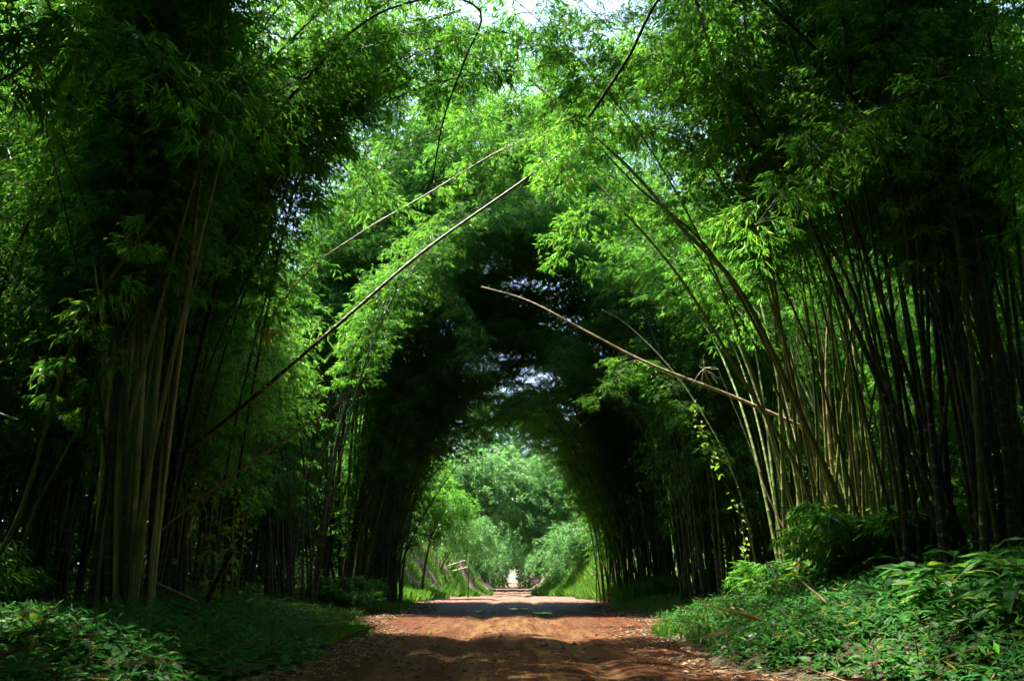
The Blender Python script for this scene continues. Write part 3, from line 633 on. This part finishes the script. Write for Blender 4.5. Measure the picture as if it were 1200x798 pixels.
def far_tree(label, px, py, Y, rx, rz, n, base_x, seed, mtl=None, lobes=14, lsz=.34, name='feathery_tree', fill=.75):
    r = np.random.default_rng(seed); c = at(px, py, Y); b = np.array(G(base_x, Y)); root = empty(name, b); tag(root, label, 'tree')
    c = c - b; mb = MB(); u = np.linspace(0, 1, 9)[:, None]
    P = np.array([0, 0, -.3]) * (1 - u) + c * np.concatenate([u ** 1.8, u ** 1.8, u], 1)
    h = np.linalg.norm(c); mb.add(*tube(P, np.linspace(.16, .05, 9) * max(.6, h / 8), 8))
    LC = []
    for i in range(lobes):
        d = norm(r.normal(0, 1, 3)); q = r.uniform(.35, .85); LC.append(c + d * np.array([rx, rx * .8, rz]) * q)
        e = LC[-1]; t = np.linspace(0, 1, 6)[:, None]; s0 = P[5]
        mb.add(*tube(s0 * (1 - t) + e * t + np.array([0, 0, .4]) * t * (1 - t), np.linspace(.06, .012, 6) * max(.6, h / 8), 5))
    link('trunk', mb.mesh('trunk', [M_BARK], True), root)
    mb = MB(); per = n // lobes
    for e in LC:
        ns = max(4, per // 40); lr = r.uniform(.32, .55)
        for _ in range(ns):
            d = norm(r.normal(0, 1, 3) + [0, 0, .35]); p0 = e + d * np.array([rx, rx, rz]) * lr * r.uniform(.5, 1.0)
            m = 40; out = norm(d * [1, 1, .3] + r.normal(0, .3, 3) + [0, 0, -.1]); f = r.uniform(0, 1, m)[:, None]; ln = r.uniform(.5, 1.3) * min(1, rx / 2.5)
            B = p0 + out * f * ln + np.array([0, 0, -.6]) * f ** 2 * ln + r.normal(0, .12, (m, 3))
            D = out + np.stack([r.normal(0, .6, m), r.normal(0, .6, m), r.normal(-.5, .4, m)], 1)
            mb.add(*leaf_slim(B, D, r.uniform(.6, 1.2, m) * lsz, r.uniform(.08, .13, m), r))
    link('crown', mb.mesh('crown', [mtl or M_TREE]), root)
far_tree('large pale feathery tree arching over the far road from the left', 572, 566, 84, 5.6, 5.0, 24000, -6.0, 301, lobes=26, lsz=.46)
far_tree('large pale feathery tree arching over the far road from the right', 645, 580, 88, 5.6, 5.0, 24000, 6.5, 302, lobes=26, lsz=.46)
far_tree('tall sunlit feathery tree forming the bright top of the far opening', 605, 515, 96, 8.0, 5.5, 30000, -7.5, 303, lobes=24, lsz=.46)
far_tree('rounded leafy tree with a light crown on the left bank before the fence', 515, 598, 56, 2.1, 2.2, 9000, -5.2, 304, lobes=12, lsz=.26, mtl=M_LEAF)
far_tree('bushy tree hanging over the left bank behind the broken fence', 545, 628, 70, 2.0, 1.8, 7000, -5.3, 305, lobes=10, lsz=.28)
far_tree('grey green drooping tree above the right bank beyond the dark arch', 672, 640, 72, 2.4, 1.8, 8000, 6.2, 306, lobes=10, lsz=.3)
far_tree('shaded leafy tree at the left edge of the far opening', 478, 560, 58, 2.6, 2.8, 9000, -7.6, 307, lobes=12, lsz=.26, mtl=M_LEAF)
far_tree('dark leafy tree at the right edge of the far opening', 722, 590, 60, 2.6, 3.4, 10000, 7.4, 308, lobes=12, lsz=.26, mtl=M_LEAF)
far_tree('dark tree closing the left side of the far tunnel end', 562, 655, 105, 2.6, 2.8, 8000, -6.0, 309, lobes=10)
far_tree('dark tree closing the right side of the far tunnel end', 650, 657, 105, 2.8, 2.8, 8000, 6.0, 310, lobes=10)
far_tree('tree whose low crown shuts the top of the far tunnel end', 606, 640, 112, 5.0, 3.4, 16000, -6.0, 311, lobes=14)

# ------------------------------------------------------------------ stuff: cover nobody could count
def pts_zone(r, n, x0, x1, y0, y1, dens=None):
    x = r.uniform(x0, x1, n); y = y0 + (y1 - y0) * r.random(n)
    return x, y
def stuff(name, label, mb, mats):
    o = link(name, mb.mesh(name, mats)); tag(o, label, None, None, 'stuff'); o['category'] = 'plants'; return o
def herbs(mb, x, y, hmin, hmax, L0, L1, wr, r, nl=6, droop=.35):
    n = len(x); z = H(x, y); h = r.uniform(hmin, hmax, n) * (.3 + .7 * sst(0, 1.8, np.abs(x) - road_hw(y)))
    for k in range(nl):
        a = r.uniform(0, 6.28, n); f = r.uniform(.5, 1.05, n); out = np.stack([np.cos(a), np.sin(a)], 1)
        B = np.stack([x + out[:, 0] * h * .35 * (1.1 - f) * 1.5, y + out[:, 1] * h * .35 * (1.1 - f) * 1.5, z + h * f], 1)
        D = np.stack([out[:, 0], out[:, 1], r.normal(.1, .35, n)], 1)
        mb.add(*leaf_broad(B, D, r.uniform(L0, L1, n), wr, r, droop))
r = np.random.default_rng(77)
def clumpy(x, y, r, f=1.1, t=-.25): return (np.sin(x * f + 1.3 * np.sin(y * f * .8)) + np.cos(y * f * 1.2 + x * .4) + r.normal(0, .5, len(x))) > t
mb = MB()
x = r.uniform(-10, -2.6, 9000); y = 5.5 + 11 * r.random(9000) ** 1.2; d = -x - road_hw(y); k = (d > -.2 + r.exponential(.5, len(x))) & clumpy(x, y, r, 1.1, -.9); x, y = x[k], y[k]
herbs(mb, x, y, .07, .32, .05, .2, .34, r, 6)
x = r.uniform(-9, -3, 5000); y = r.uniform(15, 34, 5000); d = -x - road_hw(y); k = (d > .3 + r.exponential(.5, len(x))) & clumpy(x, y, r); x, y = x[k], y[k]
herbs(mb, x, y, .06, .26, .07, .14, .3, r, 6)
x = r.uniform(-10, -2.6, 2600); y = 5.5 + 14 * r.random(2600); k = (-x - road_hw(y) > .1); x, y = x[k], y[k]; n = len(x)
for _ in range(9):
    a = r.uniform(0, 6.28, n); B = np.stack([x + r.normal(0, .08, n), y + r.normal(0, .08, n), H(x, y) + r.uniform(.02, .4, n)], 1)
    mb.add(*leaf_slim(B, np.stack([np.cos(a), np.sin(a), r.normal(.3, .5, n)], 1), r.uniform(.05, .16, n), r.uniform(.07, .16, n), r))
stuff('ground_cover', 'low broad leaved herbs covering the left verge', mb, [M_HERB])
mb = MB()
x = r.uniform(2.6, 10.5, 10000); y = 5.5 + 11 * r.random(10000) ** 1.1; d = x - road_hw(y); k = (d > .1 + r.exponential(.7, len(x))) & clumpy(x, y, r, 1.1, -1.6); x, y = x[k], y[k]
herbs(mb, x, y, .08, .34, .05, .17, .34, r, 6)
x = r.uniform(3, 10, 9000); y = r.uniform(15, 34, 9000); d = x - road_hw(y); k = (d > .0 + r.exponential(.5, len(x))) & clumpy(x, y, r, 1.4, -.9); x, y = x[k], y[k]
herbs(mb, x, y, .06, .24, .06, .12, .32, r, 6)
x = r.uniform(2.6, 10, 3000); y = 5.5 + 16 * r.random(3000); k = (x - road_hw(y) > .1); x, y = x[k], y[k]; n = len(x)
for _ in range(9):
    a = r.uniform(0, 6.28, n); B = np.stack([x + r.normal(0, .08, n), y + r.normal(0, .08, n), H(x, y) + r.uniform(.02, .4, n)], 1)
    mb.add(*leaf_slim(B, np.stack([np.cos(a), np.sin(a), r.normal(.3, .5, n)], 1), r.uniform(.05, .16, n), r.uniform(.07, .16, n), r))
stuff('ground_cover', 'low broad leaved herbs covering the right bank', mb, [M_HERB])
def grass(mb, x, y, h0, h1, r, per=5, wr=.02):
    n = len(x)
    for _ in range(per):
        B = np.stack([x + r.normal(0, .06, n), y + r.normal(0, .06, n), H(x, y) - .02], 1)
        D = np.stack([r.normal(0, .35, n), r.normal(0, .35, n), np.ones(n)], 1)
        h = r.uniform(h0, h1, n); up = r.normal(0, 1, (n, 3)); mb.add(*leaf_slim(B, D, h, wr + .006 / h, r, up))
mb = MB()
for sgn, n in ((-1, 5000), (1, 6000)):
    y = r.uniform(16, 48, n); x = sgn * (road_hw(y) + r.exponential(1.1, n) + .05); k = clumpy(x, y, r, 1.6, -.6); grass(mb, x[k], y[k], .08, .3, r)
    y = r.uniform(44, 110, 2 * n); x = sgn * (road_hw(y) + .25 + r.exponential(1.6, 2 * n)); k = clumpy(x, y, r, .55, -.35); grass(mb, x[k], y[k], .2, .65, r, 5, .04)
y = r.uniform(38, 56, 1500); x = road_hw(y) + r.uniform(.2, 2.5, 1500); grass(mb, x, y, .4, 1.1, r, 6, .02)
stuff('grass', 'green grass on the road verges and far banks', mb, [M_GRASS])
mb = MB()
n = 26000; y = 5 + 45 * r.random(n) ** 1.4; x = r.choice([-1, 1], n) * (road_hw(y) * r.uniform(.72, 1, n) + r.exponential(1.6, n) - .3); d = np.abs(x) / road_hw(y)
z = np.where(d < .97, road_z(x, y), np.maximum(H(x, y), np.where(d < 1.2, road_z(x, y), -9)))
a = r.uniform(0, 6.28, n); D = np.stack([np.cos(a), np.sin(a), r.normal(0, .15, n)], 1)
mb.add(*leaf_broad(np.stack([x, y, z + .012], 1), D, r.uniform(.05, .15, n), r.uniform(.09, .22, n), r, .2))
n = 3500; y = 6 + 24 * r.random(n); x = r.choice([-1, 1], n) * (road_hw(y) + r.uniform(0, 6, n)); a = r.uniform(0, 6.28, n)
mb.add(*leaf_slim(np.stack([x, y, H(x, y) + r.uniform(.02, .3, n)], 1), np.stack([np.cos(a), np.sin(a), r.normal(-.2, .4, n)], 1), r.uniform(.08, .2, n), r.uniform(.06, .12, n), r))
n = 500; y = 7 + 22 * r.random(n); x = r.choice([-1, 1], n) * (road_hw(y) + r.uniform(-.3, 5, n)); a = r.uniform(0, 6.28, n)
mb.add(*leaf_slim(np.stack([x, y, H(x, y) + r.uniform(.05, .25, n)], 1), np.stack([np.cos(a), np.sin(a), r.normal(0, .3, n)], 1), r.uniform(.3, 1.1, n), .012, r))
n = 2200; y = 7 + 34 * r.random(n) ** 1.5; x = r.uniform(-1, 1, n) * road_hw(y); a = r.uniform(0, 6.28, n)
mb.add(*leaf_slim(np.stack([x, y, road_z(x, y) + .008], 1), np.stack([np.cos(a), np.sin(a), r.normal(0, .12, n)], 1), r.uniform(.04, .13, n), r.uniform(.05, .14, n), r))
stuff('leaf_litter', 'fallen dry leaves along the road edges and forest floor', mb, [M_DRY])
mb = MB()
for sgn in (-1, 1):
    n = 12000; y = r.uniform(12, 75, n); x = sgn * (8.0 + r.gamma(2.0, 3.0, n) + 1.5 * sst(20, 10, y)); k = clumpy(x, y, r, .8, -.4)
    x, y = x[k], y[k]; n = len(x); h = r.gamma(2.0, .45, n)
    for _ in range(5):
        B = np.stack([x + r.normal(0, .3, n), y + r.normal(0, .3, n), H(x, y) + h * r.random(n)], 1); a = r.uniform(0, 6.28, n)
        mb.add(*leaf_broad(B, np.stack([np.cos(a), np.sin(a), r.normal(-.1, .4, n)], 1), r.uniform(.15, .32, n), .25, r))
stuff('undergrowth', 'dense dark undergrowth on the forest floor between the clumps', mb, [M_FOREST])
mb = MB()
def mass(n, x0, x1, y0, y1, z1, L0=.5, L1=1.0):
    x = r.uniform(x0, x1, n); y = r.uniform(y0, y1, n); zt = z1 * (.8 + .2 * np.sin(x * .7) * np.cos(y * .5)); z = zt * r.random(n)
    B = np.stack([x, y, np.minimum(H(x, y), 4) + z], 1); D = r.normal(0, 1, (n, 3)) - [0, 0, .6]
    mb.add(*leaf_slim(B, D, r.uniform(L0, L1, n), .12, r))
def roof(n, x0, x1, y0, y1, z0, z1):
    x = r.uniform(x0, x1, n); y = r.uniform(y0, y1, n); z = r.uniform(z0, z1, n) + 1.5 * np.sin(x * .6) * np.cos(y * .45)
    mb.add(*leaf_slim(np.stack([x, y, z], 1), r.normal(0, 1, (n, 3)) * [1, 1, .5] - [0, 0, .4], r.uniform(.4, .8, n), .13, r))
mass(110000, -30, -17, -25, 75, 18); mass(110000, 17, 30, -25, 75, 18)
mass(30000, -30, -8, 75, 135, 15); mass(30000, 8, 30, 75, 135, 15); mass(9000, -9, -3.6, 124, 142, 16); mass(9000, 3.6, 9, 124, 142, 16)
roof(16000, -5, 5, 124, 142, 5.5, 15); roof(70000, -30, -13, -12, 75, 11, 19); roof(70000, 13, 30, -12, 75, 11, 19)  # both side roofs are leaf layers added overhead to shade the undergrowth
mass(16000, -18, -9, 56, 75, 13); mass(16000, 9, 18, 56, 75, 13); mass(6000, -10, -.7, 148, 172, 12); mass(6000, .9, 10, 148, 172, 12); roof(5000, -2, 2, 148, 172, 3, 12)
mass(50000, -24, 24, -18, -11, 19, .8, 1.5)  # unseen leaf wall added behind the camera to hold back sky light
stuff('forest', 'far off green wood closing off both sides and the end of the road, with unseen shade leaves added', mb, [M_FOREST])

mb = MB(); n = 2600; y = 6.5 + 30 * r.random(n) ** 1.6; x = r.uniform(-1.02, 1.02, n) * road_hw(y); sz = r.gamma(1.3, .006, n) + .003
oct_ = np.array([[1, 0, 0], [0, 1, 0], [-1, 0, 0], [0, -1, 0], [0, 0, .8], [0, 0, -.8]]); fc = np.array([[0, 1, 4], [1, 2, 4], [2, 3, 4], [3, 0, 4], [1, 0, 5], [2, 1, 5], [3, 2, 5], [0, 3, 5]])
V = (oct_[None] * (1 + r.normal(0, .25, (n, 6, 1)))) * sz[:, None, None] + np.stack([x, y, road_z(x, y) + sz * .3], 1)[:, None]
mb.add(V.reshape(-1, 3), (fc[None] + np.arange(n)[:, None, None] * 6).reshape(-1, 3), np.repeat(r.random(n), 6))
stuff('gravel', 'small stones and clods scattered over the dirt road', mb, [wood_mat('clod', (.07, .028, .014), (.16, .10, .06), 30)])
